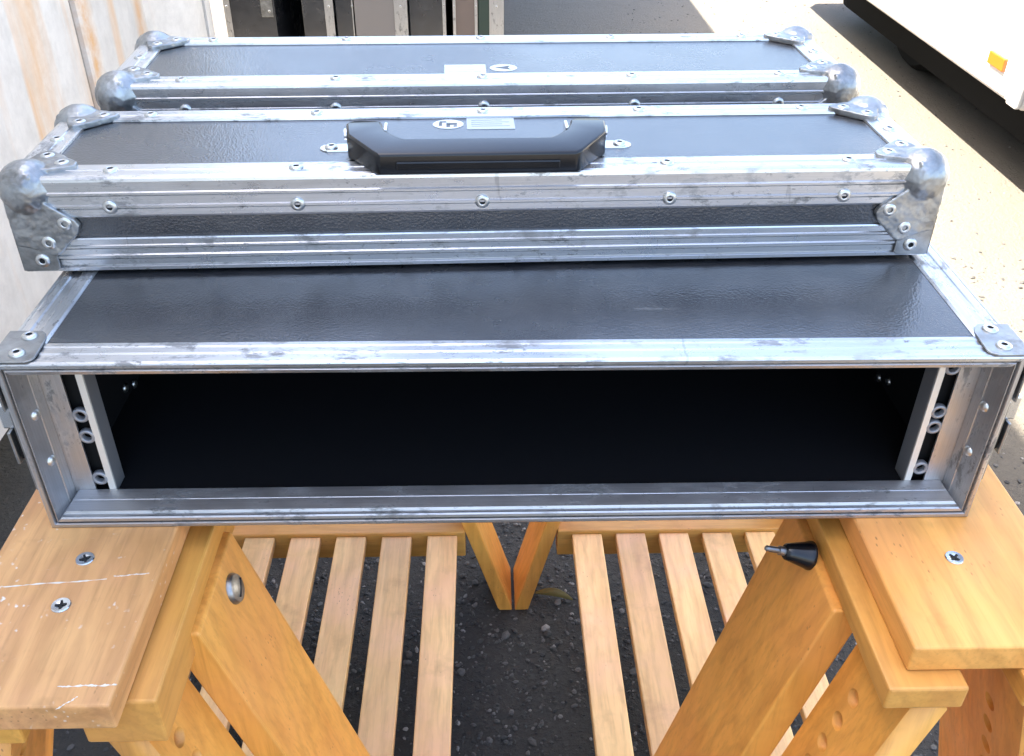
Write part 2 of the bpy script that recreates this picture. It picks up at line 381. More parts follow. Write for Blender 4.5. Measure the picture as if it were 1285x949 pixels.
# ------------------------------------------------------------------ rack case
W2, H, D = .27, .1148, .40
case = empty('rack_case', (0, 0, 0), 0, 'open black rack flight case with aluminium edges lying across two wooden trestles', 'flight case')
T = .0075
zt = H - .0012
boxo('top_panel', 'lam', (-W2+.001, W2-.001, .0195, D, zt-T, zt), case, .0005)
boxo('bottom_panel', 'felt', (-W2+.001, W2-.001, .0215, D, .0015, .0015+T), case, .0005)
for s in (-1, 1):
    x0, x1 = sorted((s*(W2-.0012), s*(W2-.0012-T)))
    boxo('side_panel', 'lam', (x0, x1, .0215, D, .0015+T+.0005, zt-T-.0005), case, .0005)
    x0, x1 = sorted((s*(W2-.0012-T-.0004), s*(W2-.0012-T-.0016)))
    boxo('inner_lining', 'felt', (x0, x1, .0290, D-.009, .0015+T+.0005, zt-T-.0005), case, 0)
boxo('back_panel', 'felt', (-W2+.0105, W2-.0105, D-.008, D-.001, .0095, zt-T-.001), case, 0)
boxo('top_lining', 'felt', (-W2+.0105, W2-.0105, .0365, D-.0085, zt-T-.0016, zt-T-.0004), case, 0)
# front frame: mitred extrusion round the mouth. u = distance inwards from the outer face, v = depth
FR = [(.0004, .0205), (-.0003, .0195), (-.0003, .0165), (.0003, .0158), (.0003, .0118), (-.0004, .011), (-.0004, .0098), (.0003, .0090), (.0003, .0050),
      (-.0003, .0043), (-.0003, .0014), (.0004, .0004), (.0012, 0), (.0030, 0), (.0034, .0010), (.0034, .0036), (.0044, .0036), (.0044, .0012), (.0050, .0004), (.0068, .0006), (.0075, .0014),
      (.0074, .0040), (.0090, .0048), (.0092, .0058), (.0106, .0125), (.0103, .0128), (.0106, .0132), (.0120, .0205)]
FRV = FR[:12] + [(.0012, 0), (.0028, 0), (.0032, .0010), (.0032, .0034), (.0042, .0034), (.0044, .0010), (.0050, .0008), (.0086, .0122), (.0082, .0125), (.0084, .0129), (.0090, .0131), (.0098, .0205)]
def frame_bar(org, U, Dv, L, mat, prof=None):
    bm = bmesh.new(); prism(bm, prof or FR, org, U, (0, 1, 0), Dv, 0, L, 1, 1); return fin('front_edge_trim', bm, mat, case)
fb = frame_bar((-W2, 0, 0), (0, 0, 1), (1, 0, 0), 2*W2, 'alu_dull')
ft = frame_bar((-W2, 0, H), (0, 0, -1), (1, 0, 0), 2*W2, 'alu_x')
frl = frame_bar((-W2, 0, 0), (1, 0, 0), (0, 0, 1), H, 'alu_z', FRV)
frr = frame_bar((W2, 0, 0), (-1, 0, 0), (0, 0, 1), H, 'alu_z', FRV)
for s, fr in ((-1, frl), (1, frr)):
    xw = s*(W2-.0094)
    x0, x1 = sorted((xw, s*(W2-.0094-.0012)))
    jp = boxo('rack_flange', 'alu_z', (*sorted((s*.2604, s*.2482)), .0207, .0222, .0100, H-.0100), case, .0002)
    for z in ((.075, .043)): rivet(fr, (s*(W2-.0078), .0100, z), (-s, -.3, 0), RIVET_S)
    # rack rail: dark slotted flange, light edge, grey return
    xr0 = s*.2604; xr1 = s*.2404; xr2 = s*.2364
    boxo('rack_slot', 'rail_dark', (min(xr0, xr1), max(xr0, xr1), .0275, .0285, .009, H-.0095), case, 0)
    rr = boxo('rack_rail', 'rail_edge', (min(xr1, xr2), max(xr1, xr2), .0207, .0222, .0092, H-.0095), case, .0003)
    boxo('rack_rail_return', 'rail', (min(xr2, xr2+s*.0015), max(xr2, xr2+s*.0015), .0223, .0350, .0092, H-.0095), rr, .0002)
    bm = bmesh.new(); lathe(bm, [(.0026, 0), (.0045, 0), (.0047, -.0008), (.0047, -.0030), (.0042, -.0036), (.0030, -.0036), (.0026, -.003), (.0026, 0)], 18, None, Matrix.Rotation(R(-90), 4, 'X'))
    bmesh.ops.recalc_face_normals(bm, faces=bm.faces[:]); rm = bpy.data.meshes.new('thread_boss'); bm.to_mesh(rm); bm.free()
    for p in rm.polygons: p.use_smooth = True
    for z in ((.066, .051, .0200) if s < 0 else (.0935, .0630, .0520, .0210)):
        link('thread_boss', rm, 'rail', case, (s*.2442, .0240, z))
    for (y, z) in ((.116, .0185), (.131, .0115)): rivet(case, (s*(W2-.0105-.0005), y, z), (-s, 0, 0), RIVET_S, 'screw')
    # side edge trims on the top and the upright side
    bm = bmesh.new()
    prism(bm, [(0, .0), (0, .0006), (.003, .0012), (.0065, .0012), (.0075, .0006), (.0115, .0006), (.0125, .0012), (.0185, .0012), (.0200, .0004), (.0200, 0)],
          (s*(W2+.0002), 0, zt-.0001), (-s, 0, 0), (0, 0, 1), (0, 1, 0), .0210, D+.002)
    tt = fin('top_edge_trim', bm, 'alu_y', case)
    bm = bmesh.new(); prism(bm, [(0, 0), (.0014, 0), (.0014, .021), (.0006, .0225), (0, .0225)], (s*(W2-.0012), 0, H-.0002), (s, 0, 0), (0, 0, -1), (0, 1, 0), .0210, D+.002); fin('side_edge_trim', bm, 'alu_y', case)
    bm = bmesh.new(); prism(bm, [(0, 0), (.0014, 0), (.0014, .021), (.0006, .0225), (0, .0225)], (s*(W2-.0012), 0, .0003), (s, 0, 0), (0, 0, 1), (0, 1, 0), .0210, D+.002); fin('side_edge_trim', bm, 'alu_y', case)
    # corner plate
    pl = [(-.0008, -.0005), (.0185, -.0005), (.0215, .0015), (.0225, .004), (.0215, .0225), (.0195, .0275), (.0165, .0305), (-.0008, .0305)]
    bm = bmesh.new(); prism(bm, pl, (s*(W2+.0016), 0, H+.0006), (-s, 0, 0), (0, 1, 0), (0, 0, 1), 0, .0012)
    cp = fin('corner_plate', bm, 'zinc', case, bevel=.0005)
    bm = bmesh.new(); box(bm, min(s*(W2+.0014), s*(W2+.0026)), max(s*(W2+.0014), s*(W2+.0026)), -.0004, .030, H-.03, H+.0014); fin('corner_flange', bm, 'zinc', cp, bevel=.0004)
    rivet(cp, (s*.2595, .0245, H+.0018)); rivet(cp, (s*.2595, .0075, H+.0018))
    # latch on the side wall
    x0, x1 = sorted((s*(W2+.0006), s*(W2+.0030)))
    lt = boxo('side_latch', 'zinc', (x0, x1, .004, .058, .026, .082), case, .0006)
    x0, x1 = sorted((s*(W2+.0030), s*(W2+.0140))); boxo('latch_catch', 'steel', (x0, x1, .012, .030, .064, .080), lt, .001)
    x0, x1 = sorted((s*(W2+.0030), s*(W2+.0085))); boxo('latch_body', 'rail_dark', (x0, x1, .010, .050, .044, .0625), lt, .001)
    x0, x1 = sorted((s*(W2+.0086), s*(W2+.0105))); boxo('latch_tongue', 'zinc', (x0, x1, .008, .026, .042, .064), lt, .0005)
boxo('rear_edge_trim', 'alu_x', (-W2+.021, W2-.021, D-.018, D+.002, zt-.0001, zt+.0009), case, .0003)
boxo('rear_shell', 'lam', (-W2+.001, W2-.001, D+.0002, D+.0016, .002, zt-.0005), case, .0003)

# ------------------------------------------------------------------ lids
LBW = [(.0250, .0), (.0, 0)]
def trim_profile(top, side):
    """angle extrusion: u inwards along the top, v down the side; ribbed"""
    a = [(top, .0014), (top-.0003, .0002), (top-.0015, 0), (top*.62, 0), (top*.60, -.0004), (top*.52, -.0004), (top*.50, 0), (.0030, 0), (.0012, .0005), (.0004, .0013), (0, .003)]
    v1, v2 = side*.40, side*.72
    b = [(0, v1-.0010), (-.0009, v1-.0005), (-.0009, v1+.0005), (.0002, v1+.0009), (.0008, v1+.0011), (.0008, v1+.0016), (0, v1+.0019), (0, v2-.0010), (-.0009, v2-.0005), (-.0009, v2+.0005), (.0002, v2+.0009), (.0008, v2+.0011), (.0008, v2+.0016), (0, v2+.0019), (0, side-.0012), (.0005, side), (.0016, side)]
    c = [(.0016, .0014)]
    return a + b + c
def make_lid(loc, rz, W, Dp, Hh, label):
    lid = empty('case_lid', loc, rz, label, 'case lid')
    w, d = W/2, Dp/2
    # carcass
    boxo('top_panel', 'lam', (-w+.0018, w-.0018, -d+.0018, d-.0018, Hh-.009, Hh-.0016), lid, .0004)
    for s in (-1, 1):
        boxo('long_side_panel', 'lam', (-w+.0018, w-.0018, *sorted((s*(d-.0018), s*(d-.0088))), .0012, Hh-.0092), lid, .0004)
        boxo('end_panel', 'lam', (*sorted((s*(w-.0018), s*(w-.0088))), -d+.0092, d-.0092, .0012, Hh-.0092), lid, .0004)
    # top edge trims
    for s in (-1, 1):
        pr = trim_profile(.0200, .0245)
        bm = bmesh.new(); prism(bm, pr, (0, s*d, Hh), (0, -s, 0), (0, 0, -1), (1, 0, 0), -w, w, 1, 1)
        lt = fin('edge_trim', bm, 'alu_x', lid)
        for k in range(5):
            x = (k-2)*.1070*W/.54
            rivet(lt, (x + random.uniform(-.002, .002), s*(d-.0105), Hh-.0002))
            rivet(lt, (x + random.uniform(-.002, .002), s*(d+.0002), Hh-.0180), (0, s, 0))
        bm = bmesh.new(); prism(bm, pr, (s*w, 0, Hh), (-s, 0, 0), (0, 0, -1), (0, 1, 0), -d, d, 1, 1)
        et = fin('edge_trim', bm, 'alu_y', lid)
        rivet(et, (s*(w-.0105), .004, Hh-.0002))
        # lower rim trims
        rim = [(0, 0), (.0105, 0), (.0105, .0015), (.0024, .0015), (.0024, .0200), (.0016, .0208), (.0004, .0208), (0, .0200), (0, .0165), (-.0008, .0160), (-.0008, .0150), (.0008, .0146), (.0008, .0140), (0, .0137), (0, .0105), (-.0010, .0098), (-.0010, .0084), (.0008, .0079), (.0008, .0072), (0, .0069), (0, .0036), (.0006, .0033), (.0006, .0029), (-.0012, .0024), (-.0012, .0004)]
        bm = bmesh.new(); prism(bm, rim, (0, s*d, 0), (0, -s, 0), (0, 0, 1), (1, 0, 0), -w, w, 1, 1); fin('rim_trim', bm, 'alu_x', lid)
        bm = bmesh.new(); prism(bm, rim, (s*w, 0, 0), (-s, 0, 0), (0, 0, 1), (0, 1, 0), -d, d, 1, 1); fin('rim_trim', bm, 'alu_y', lid)
    # ball corners and corner straps
    for sx in (-1, 1):
        for sy in (-1, 1):
            c = link('ball_corner', BALL, None, lid, (sx*w, sy*d, Hh)); c.scale = (-sx, -sy, 1)
            for a, b in ((.0165, .0285), (.0285, .0172)): rivet(lid, (sx*(w-a), sy*(d-b), Hh+.0017))
            for a, b in ((.0290, .0270), (.0170, .0390)):
                rivet(lid, (sx*(w-a), sy*(d+.0018), Hh-b), (0, sy, 0))
                rivet(lid, (sx*(w+.0018), sy*(d-a), Hh-b), (sx, 0, 0))
            st = [(-.0022, .0012), (.0175, .0012), (.0195, .0030), (.0195, .0120), (.0180, .0180), (.0150, .0240), (.0060, .0270), (-.0022, .0270)]
            bm = bmesh.new(); prism(bm, st, (sx*w, sy*(d+.0002), 0), (-sx, 0, 0), (0, 0, 1), (0, sy, 0), .0008, .0020)
            sp = fin('corner_strap', bm, 'zinc', lid, bevel=.0004)
            bm = bmesh.new(); prism(bm, [(p[0], p[1]) for p in st], (sx*(w+.0002), sy*d, 0), (0, -sy, 0), (0, 0, 1), (sx, 0, 0), .0008, .0020)
            fin('strap_return', bm, 'zinc', sp, bevel=.0004)
            rivet(sp, (sx*(w-.0105), sy*(d+.0021), .0082), (0, sy, 0))
    return lid
L1H, L2H = .0585, .0660
lid1 = make_lid((-.0175, .1640, H+.0016), R(1.7), .545, .1150, L1H, 'black aluminium-edged case lid with a black carrying handle on top of the rack case')
lid2 = make_lid((-.0170, .3120, H+.0016), R(1.9), .529, .1220, L2H, 'black aluminium-edged case lid without a handle behind the lid with the handle')

# handle on the front lid
def handle(parent, z):
    for s in (-1, 1):
        bm = bmesh.new(); prism(bm, [(.050, -.0195), (.0905, -.0195), (.0935, -.0180), (.0955, -.0150), (.0955, -.0120), (.0935, -.0090), (.0905, -.0075), (.050, -.0075)], (0, 0, z-.0010), (s, 0, 0), (0, 1, 0), (0, 0, 1), 0, .0018)
        hp = fin('handle_strap', bm, 'steel', parent, bevel=.0004); rivet(hp, (s*.0885, -.0135, z+.0008))
    me = HANDLE
    for v in me.vertices:           # the grip drops a little towards its front edge
        if v.co.z > .01: v.co.z -= max(0, -.040 - v.co.y)*.12
    o = link('handle_grip', me, 'plastic', parent, (0, 0, z+.0012))
    b = o.modifiers.new('bevel', 'BEVEL'); b.width = .0036; b.segments = 4; b.limit_method = 'ANGLE'; b.angle_limit = R(40)
    for p in me.polygons: p.use_smooth = True
    # inset ridge along the grip
    boxo('grip_ridge', 'plastic', (-.047, .047, -.0612, -.0595, z+.0045, z+.0095), o.parent, .0008)
    for s in (-1, 1):
        bm = bmesh.new(); lathe(bm, [(0, -.0125), (.0034, -.0125), (.0034, .0125), (0, .0125)], 14, None, Matrix.Translation((s*.0672, -.0150, z+.0095)) @ Matrix.Rotation(R(90), 4, 'Y'))
        fin('handle_pivot', bm, 'steel', parent, auto=40)
        boxo('pivot_lug', 'steel', (*sorted((s*.0560, s*.0540)), -.0190, -.0060, z+.0005, z+.0135), parent, .0006)
handle(lid1, L1H-.0016)
for ob in lid1.children:
    if ob.name.split('.')[0] in ('handle_grip', 'handle_strap', 'handle_pivot', 'pivot_lug', 'grip_ridge'): ob.location.x -= .004
# printed labels
def disc(bm, cx, cy, rx, ry, z0, z1, n=28):
    prism(bm, [(cx+rx*math.cos(2*math.pi*k/n), cy+ry*math.sin(2*math.pi*k/n)) for k in range(n)], (0, 0, 0), (1, 0, 0), (0, 1, 0), (0, 0, 1), z0, z1)
def labels(parent, z, cx, cy, rx0, rx1, ry0, ry1, kind):
    bm = bmesh.new(); disc(bm, cx, cy, .0100, .0085, z, z+.0003); em = fin('round_label', bm, 'labelwhite', parent)
    bm = bmesh.new(); t0, t1 = z+.0003, z+.0005
    if kind == 0:
        box(bm, cx-.0012, cx+.0012, cy-.0052, cy+.0020, t0, t1); box(bm, cx-.0012, cx+.0058, cy-.0012, cy+.0012, t0+.0001, t1+.0001); box(bm, cx-.0056, cx-.0012, cy+.0030, cy+.0050, t0, t1); box(bm, cx-.0060, cx-.0040, cy-.0030, cy+.0028, t0, t1); box(bm, cx+.0035, cx+.0056, cy-.0048, cy-.0028, t0, t1)
    else:
        prism(bm, [(-.006, 0), (.005, .0046), (.003, 0), (.005, -.0046)], (cx, cy, 0), (1, 0, 0), (0, 1, 0), (0, 0, 1), t0, t1)
    fin('label_emblem', bm, 'ink', em)
    pl = boxo('printed_label', 'label' if kind == 0 else 'labelwhite', (rx0, rx1, ry0, ry1, z, z+.0003), parent, 0)
    bm = bmesh.new()
    for k in range(4):
        yy = ry1-.004-k*(ry1-ry0-.006)/4; box(bm, rx0+.003, rx1-(.003 if k % 2 else .008), yy-.0004, yy+.0004, z+.0003, z+.00042)
    fin('label_print', bm, plain('faint_print', (.26, .28, .30), .5) if kind == 0 else plain('faint_print_pale', (.46, .48, .48), .5), pl)
labels(lid1, L1H-.0016, -.0215, .0265, -.0095, .0215, .0165, .0370, 0)
labels(lid2, L2H-.0016, .0140, -.0250, -.0290, .0010, -.0400, -.0165, 1)

# ------------------------------------------------------------------ trestles
def screw_mesh():
    bm = bmesh.new(); lathe(bm, [(.0052, -.0006), (.0052, .0004), (.0048, .0009), (.0030, .0007), (.0014, .0003), (0, .0001)], 18)
    box(bm, -.0030, .0030, -.0006, .0006, .0004, .0009)
    for f in bm.faces[-6:]: f.material_index = 1
    box(bm, -.0006, .0006, -.0030, .0030, .00042, .00092)
    for f in bm.faces[-6:]: f.material_index = 1
    bmesh.ops.recalc_face_normals(bm, faces=bm.faces[:]); me = bpy.data.meshes.new('screw'); bm.to_mesh(me); bm.free()
    me.materials.append(MAT['steel']); me.materials.append(MAT['hole']); return me
SCREW = screw_mesh()
def trestle(label, c, sgn, xt, foot, board, y_board, leg_y, post, slats, board_mat):
    """sgn: direction (in x) from the trestle's middle to its inner side. xt: inner leg face at z=-.03, foot: inner foot at the ground"""
    t = empty('wooden_trestle', (0, 0, 0), 0, label, 'trestle')
    b = boxo('top_board', board_mat, (board[0], board[1], y_board, .655, -.0180, 0), t, .0016, 3)
    for (x, y) in post['screws']:
        s = rivet(b, (x, y, .0001), (0, 0, 1), SCREW, 'screw')
    slope = (foot-xt)/(GZ+.03)        # dx/dz
    def fx(z): return xt + slope*(z+.03)
    for side in (0, 1):               # 0 inner, 1 outer (mirrored about c)
        m = (lambda x: x) if side == 0 else (lambda x: 2*c - x)
        a = sgn if side == 0 else -sgn
        # rail under the board
        x0, x1 = sorted((m(post['rail_x']), m(post['rail_x'] - sgn*.042)))
        boxo('rail', 'wood_y', (x0, x1, y_board + post['rail_dy'], .650, post['rail_z'], -.0184), t, .0015)
        # legs
        for (y0, y1) in (leg_y, (.566, .652)):
            th = .0205
            ztop = -.0348
            P4 = [(m(fx(ztop)), ztop), (m(fx(GZ)), GZ-.001), (m(fx(GZ) - sgn*th), GZ-.001), (m(fx(ztop) - sgn*th), ztop)]
            bm = bmesh.new(); prism(bm, P4, (0, 0, 0), (1, 0, 0), (0, 0, 1), (0, 1, 0), y0, y1)
            fin('leg', bm, 'wood_z', t, bevel=.0018, seg=3)
        # height posts with peg holes, lying inside the legs
        th = .0200; L = .36
        dirv = Vector((m(fx(-.5)) - m(fx(-.1)), 0, -.4)).normalized()
        nrm = Vector((a*abs(dirv.z), 0, a*dirv.x*1.0)); nrm = Vector((-dirv.z*a, 0, dirv.x*a))
        for (py0, py1) in ((post['y0'], post['y1']), (.50, .50+post['y1']-post['y0'])):
            wd = py1 - py0
            me = POSTS[post['key']].pop()
            # local x -> +y, local y -> down the post, local z -> away from the inner face
            org = Vector((m(fx(-.0348) - sgn*.0225), py0, -.0348))
            mt = Matrix((Vector((0, 1, 0)), dirv, -nrm)).transposed().to_4x4(); mt.translation = org
            me.transform(mt)
            link('height_post', me, 'wood_z', t)
    # shelf
    zs = -.55
    for x in slats: boxo('slat', 'wood_slat', (x-.0208, x+.0208, -.045, .5615, zs-.014, zs + random.uniform(-.001, .0006)), t, .0016)
    xa, xb = sorted((fx(zs)-sgn*.021, 2*c-(fx(zs)-sgn*.021)))
    boxo('shelf_rail', 'wood_x', (xa, xb, .5620, .5880, zs-.042, zs+.0045), t, .0015)
    boxo('shelf_rail', 'wood_x', (xa, xb, -.0710, -.0455, zs-.042, zs+.0045), t, .0015)
    return t, fx, slope
tl, fl, sl = trestle('wooden trestle with worn paint-flecked top board and a slotted bolt in its leg', -.2415, 1, -.1800, .0180, (-.2930, -.1975), -.1225, (-.050, .033),
    dict(rail_z=-.052, rail_x=-.1835, screws=[(-.242, -.025), (-.243, -.059)], rail_dy=.016, y0=-.104, y1=-.052, key=(.052, .35)), [-.0815-.0636*k for k in range(6)], 'wood_board_l')
tr, fr_, sr_ = trestle('wooden trestle with clean orange top board and a black cone knob on its leg', .2465, -1, .1850, .0215, (.2015, .3050), -.0960, (-.040, .052),
    dict(rail_z=-.0345, rail_x=.1890, screws=[(.248, -.033)], rail_dy=-.011, y0=-.104, y1=-.045, key=(.059, .62)), [.1220+.0613*k for k in range(5)], 'wood_board_r')
def on_leg(fx, z, y, slope, sgn):
    n = Vector((sgn*1.0, 0, -sgn*slope)).normalized(); return Vector((fx(z), y, z)), n
# slotted bolt head, left trestle
p, n = on_leg(fl, -.0530, .0010, sl, 1)
bm = bmesh.new(); lathe(bm, [(.0098, -.0006), (.0098, .0010), (.0086, .0030), (.0050, .0045), (0, .0050)], 24); bm.faces.ensure_lookup_table()
bolt = fin('bolt_head', bm, 'zinc', tl, auto=35); bolt.location = p; bolt.rotation_mode = 'QUATERNION'; bolt.rotation_quaternion = Vector((0, 0, 1)).rotation_difference(n)
bm = bmesh.new(); box(bm, -.0005, .0005, -.0060, .0060, .0040, .0051); slot = fin('bolt_slot', bm, 'hole', bolt); slot.rotation_euler = (0, 0, .5)
# black cone knob, right trestle
p, n = on_leg(fr_, -.0360, .0060, sr_, -1)
bm = bmesh.new(); lathe(bm, [(0, -.0004), (.0092, -.0004), (.0092, .0012), (.0084, .0030), (.0060, .0125), (.0050, .0165), (.0042, .0172), (0, .0172)], 22)
kn = fin('cone_knob', bm, 'plastic', tr, auto=35); kn.location = p; kn.rotation_mode = 'QUATERNION'; kn.rotation_quaternion = Vector((0, 0, 1)).rotation_difference(n)
bm = bmesh.new(); lathe(bm, [(.0030, .0165), (.0030, .0210), (.0021, .0215), (.0020, .0290), (.0012, .0300), (0, .0300)], 12); fin('knob_stud', bm, 'zinc', kn, auto=35)
# paint marks on the left board
for (x0, y0, x1, y1, wdt) in ((-.285, -.0455, -.225, -.0405, .0009), (-.222, -.0385, -.203, -.0365, .0006), (-.226, -.1110, -.1975, -.1105, .0011), (-.222, -.1240, -.214, -.1170, .0006)):
    dx, dy = x1-x0, y1-y0; L = math.hypot(dx, dy); nx, ny = -dy/L, dx/L; pts = []
    N = 34; ph = random.uniform(0, 6)
    prof = [wdt*.5*max(.06, (.55 + .5*math.sin(ph + k*.9) + random.uniform(-.45, .6)))*(.2 if k in (0, N) else 1) for k in range(N+1)]
    wob_ = [.0002*math.sin(ph + k*.35) + random.uniform(-.00015, .00015) for k in range(N+1)]
    for k in list(range(N+1)): pts.append((x0+dx*k/N+nx*(wob_[k]+prof[k]), y0+dy*k/N+ny*(wob_[k]+prof[k])))
    for k in range(N, -1, -1): pts.append((x0+dx*k/N+nx*(wob_[k]-prof[k]*.8), y0+dy*k/N+ny*(wob_[k]-prof[k]*.8)))
    bm = bmesh.new(); prism(bm, pts, (0, 0, 0), (1, 0, 0), (0, 1, 0), (0, 0, 1), -.0001, .00025); fin('paint_mark', bm, 'paintmark', tl)

# ------------------------------------------------------------------ dry leaf
bm = bmesh.new(); N = 10; up_, lo_ = [], []
for k in range(N+1):
    f = k/N; x = -.03+.06*f; wv = .0032*math.sin(math.pi*f)**.8; h = .008*math.sin(math.pi*f) + .004
    up_.append(bm.verts.new((x, wv, h + .006*math.sin(3*f)))); lo_.append(bm.verts.new((x, -wv*.7, h*.5)))
for k in range(N):
    try: bm.faces.new((up_[k], up_[k+1], lo_[k+1], lo_[k]))
    except Exception: pass
lf = fin('dry_leaf', bm, 'leaf', smooth=True); lf.location = (.082, .590, GZ-.001); lf.rotation_euler = (0, 0, -.25)
so = lf.modifiers.new('s', 'SOLIDIFY'); so.thickness = .0006
tag(lf, 'curled yellow dry leaf on the asphalt beside the meeting trestle feet', 'leaf')

# ------------------------------------------------------------------ white van on the left
VX = -.75
van = empty('white_van', (VX-1.0, 0, GZ), 0, 'white rusty van parked beside the trestles, shading them', 'van')
def vo(name, bm, mat, **k):
    o = fin(name, bm, mat, None, **k); o.parent = van; o.matrix_parent_inverse = Matrix.Translation((-(VX-1.0), 0, -GZ)); return o
def vbox(name, mat, b, bevel=.004):
    bm = bmesh.new(); box(bm, *b); return vo(name, bm, mat, bevel=bevel)
VT = 2.19
vbox('body', 'van', (VX-2.0, VX-.120, -2.6, 2.30, -.42, VT), .05)
vbox('underbody', 'black', (VX-1.95, VX-.05, -2.55, 2.25, -.50, -.425), .01)
def van_panel(name, prof):        # prof: (y, outward offset) swept upwards
    pts = [(y, o) for y, o in prof] + [(prof[-1][0], -.119), (prof[0][0], -.119)]
    bm = bmesh.new(); prism(bm, pts, (VX, 0, 0), (0, 1, 0), (1, 0, 0), (0, 0, 1), -.505, 2.10); return vo(name, bm, 'van', auto=25)
van_panel('side_panel', [(-2.55, -.01), (-2.5, 0), (1.360, 0), (1.366, -.003), (1.370, -.010)])
flute = [(1.390, -.010), (1.394, -.003), (1.400, 0)]
for k in range(0, 15):
    f = k/14; flute.append((1.74+.36*f, -.075*math.sin(math.pi*f)**1.4))
flute += [(2.185, 0), (2.197, -.003), (2.200, -.010)]
flute = [(y, max(o, -.0165)) if False else (y, o) for y, o in flute]
pts = flute + [(2.200, -.119), (1.390, -.119)]
vb = [c for c in van.children if c.name.startswith('body')][0]
bm = bmesh.new(); prism(bm, pts, (VX, 0, 0), (0, 1, 0), (1, 0, 0), (0, 0, 1), -.505, 2.10); vo('door_panel', bm, 'van', auto=25)
van_panel('corner_post', [(2.214, -.010), (2.217, -.002), (2.222, 0), (2.262, 0), (2.282, -.006), (2.290, -.017)])
bm = bmesh.new(); box(bm, VX-.118, VX-.022, 2.2005, 2.2135, -.50, 2.09); vo('door_seal', bm, 'rubber')
bm = bmesh.new(); box(bm, VX-.118, VX-.022, 1.3705, 1.3895, -.50, 2.09); vo('door_seal', bm, 'rubber')
for wy in (-1.75, 1.62):
    for wx in (VX-.16, VX-1.84):
        bm = bmesh.new(); lathe(bm, [(0, -.1), (.19, -.1), (.20, -.08), (.30, -.1), (.325, -.07), (.33, 0), (.325, .07), (.30, .1), (.20, .08), (.19, .1), (0, .1)], 36, None, Matrix.Translation((wx, wy, GZ+.329)) @ Matrix.Rotation(R(90), 4, 'Y'))
        vo('wheel', bm, 'rubber', auto=40)

# ------------------------------------------------------------------ standing flight cases behind
def trunk(label, x0, x1, y0, y1, top, panel, group=None, edge=.022, edges=(1, 1), handle_=False):
    z0 = GZ
    t = empty('tall_flight_case', ((x0+x1)/2, (y0+y1)/2, z0), 0, label, 'flight case', group)
    cx, cy = (x0+x1)/2, (y0+y1)/2
    h = top - z0
    def lb(name, mat, b, par=t, bv=.002): return boxo(name, mat, b, par, bv)
    lb('panel', panel, (x0-cx, x1-cx, y0-cy, y1-cy, .012, h))
    for k, s in enumerate((-1, 1)):
        xe = (x0 if s < 0 else x1) - cx
        e = edge*edges[k]
        if e > 0:
            p_ = lb('edge_trim', 'alu_z', (*sorted((xe, xe - s*e)), y0-cy-.003, y0-cy-.0002, .012, h), t, .0008)
            for q in range(8):
                rivet(p_, (xe - s*e*.5, y0-cy-.003, .11 + q*.19), (0, -1, 0))
    lb('edge_trim', 'alu_x', (x0-cx+.001, x1-cx-.001, y0-cy-.0045, y0-cy-.0032, h-.03, h+.001), t, .0005)
    if handle_:
        q = lb('latch_plate', 'zinc', (x1-cx-.046, x1-cx-.006, y0-cy-.004, y0-cy-.0004, .265, .345), t, .006)
        rivet(q, (x1-cx-.018, y0-cy-.004, .33), (0, -1, 0)); rivet(q, (x1-cx-.018, y0-cy-.004, .285), (0, -1, 0))
        lb('latch_plate', 'zinc', (x1-cx-.046, x1-cx-.006, y0-cy-.004, y0-cy-.0004, .56, .64), t, .006)
        rivet(t, (.012, y0-cy-.0006, .395), (0, -1, 0), RIVET_B, 'stud'); rivet(t, (.012, y0-cy-.0006, .60), (0, -1, 0), RIVET_B, 'stud')
    return t
def Y(px): return -.039 + (px-600)*.002745      # image column to x at y = 3.0
TOP = .80
trunk('narrow black flight case with latch plates next to the white van', Y(283), Y(346), 3.0, 4.2, TOP, 'lam', None, .022, (1, 0), True)
trunk('narrow black flight case set back behind a dark gap, with bright right edge', Y(380), Y(419), 3.0, 4.2, TOP-.02, 'lam', None, .030, (0, 1))
trunk('thin plain black flight case between two aluminium-edged cases', Y(421), Y(443), 3.01, 4.2, TOP-.01, 'lam', None, .004, (0, 1))
trunk('grey-brown flight case with one wide aluminium edge', Y(445), Y(511), 3.0, 4.2, TOP, 'greypanel', None, .045, (0, 1))
trunk('black flight case with a narrow riveted edge beside the brown case', Y(513), Y(559), 3.02, 4.2, TOP-.03, 'lam', None, .012, (0, 1))
trunk('weathered brown flight case beside the dark green one', Y(568), Y(599), 3.0, 4.2, TOP, 'brownpanel', None, .010, (1, 1))
trunk('dark green flight case with aluminium edge at the end of the row', Y(600), Y(632), 3.0, 4.2, TOP, 'greenpanel', None, .050, (0, 1))
trunk('added unseen black flight case behind the row, shading the far ground', Y(285), Y(632), 4.2015, 5.6, TOP, 'lam', None, .03, (1, 1))  # hidden second row, added to throw shade across the far ground

# ------------------------------------------------------------------ white vehicle on the right
CXL, CZB = 1.345, -.415
car = empty('parked_car', (CXL+.85, 2.3, GZ), 0, 'white vehicle parked in the sun with an orange side marker', 'car')
def co(name, bm, mat, **k):
    o = fin(name, bm, mat, None, **k); o.parent = car; o.matrix_parent_inverse = Matrix.Translation((-(CXL+.85), -2.3, -GZ)); return o
def arch(yc, r, n=16):
    return [(yc + r*math.cos(math.pi*k/n), GZ+.30 + r*math.sin(math.pi*k/n)) for k in range(n+1)]
F_, B_ = 1.53, 3.30
side = [(4.38, -.33), (4.40, -.10), (4.36, .15), (4.22, .30), (3.2, .36), (2.75, .72), (2.4, .80), (1.2, .80), (.55, .72), (.35, .30), (.33, -.30), (.40, CZB)]
side += [(F_-.41, CZB)] + [(y, z) for y, z in arch(F_, .40)][::-1][0:] + [(F_+.41, CZB)]
side += [(4.30, CZB)]
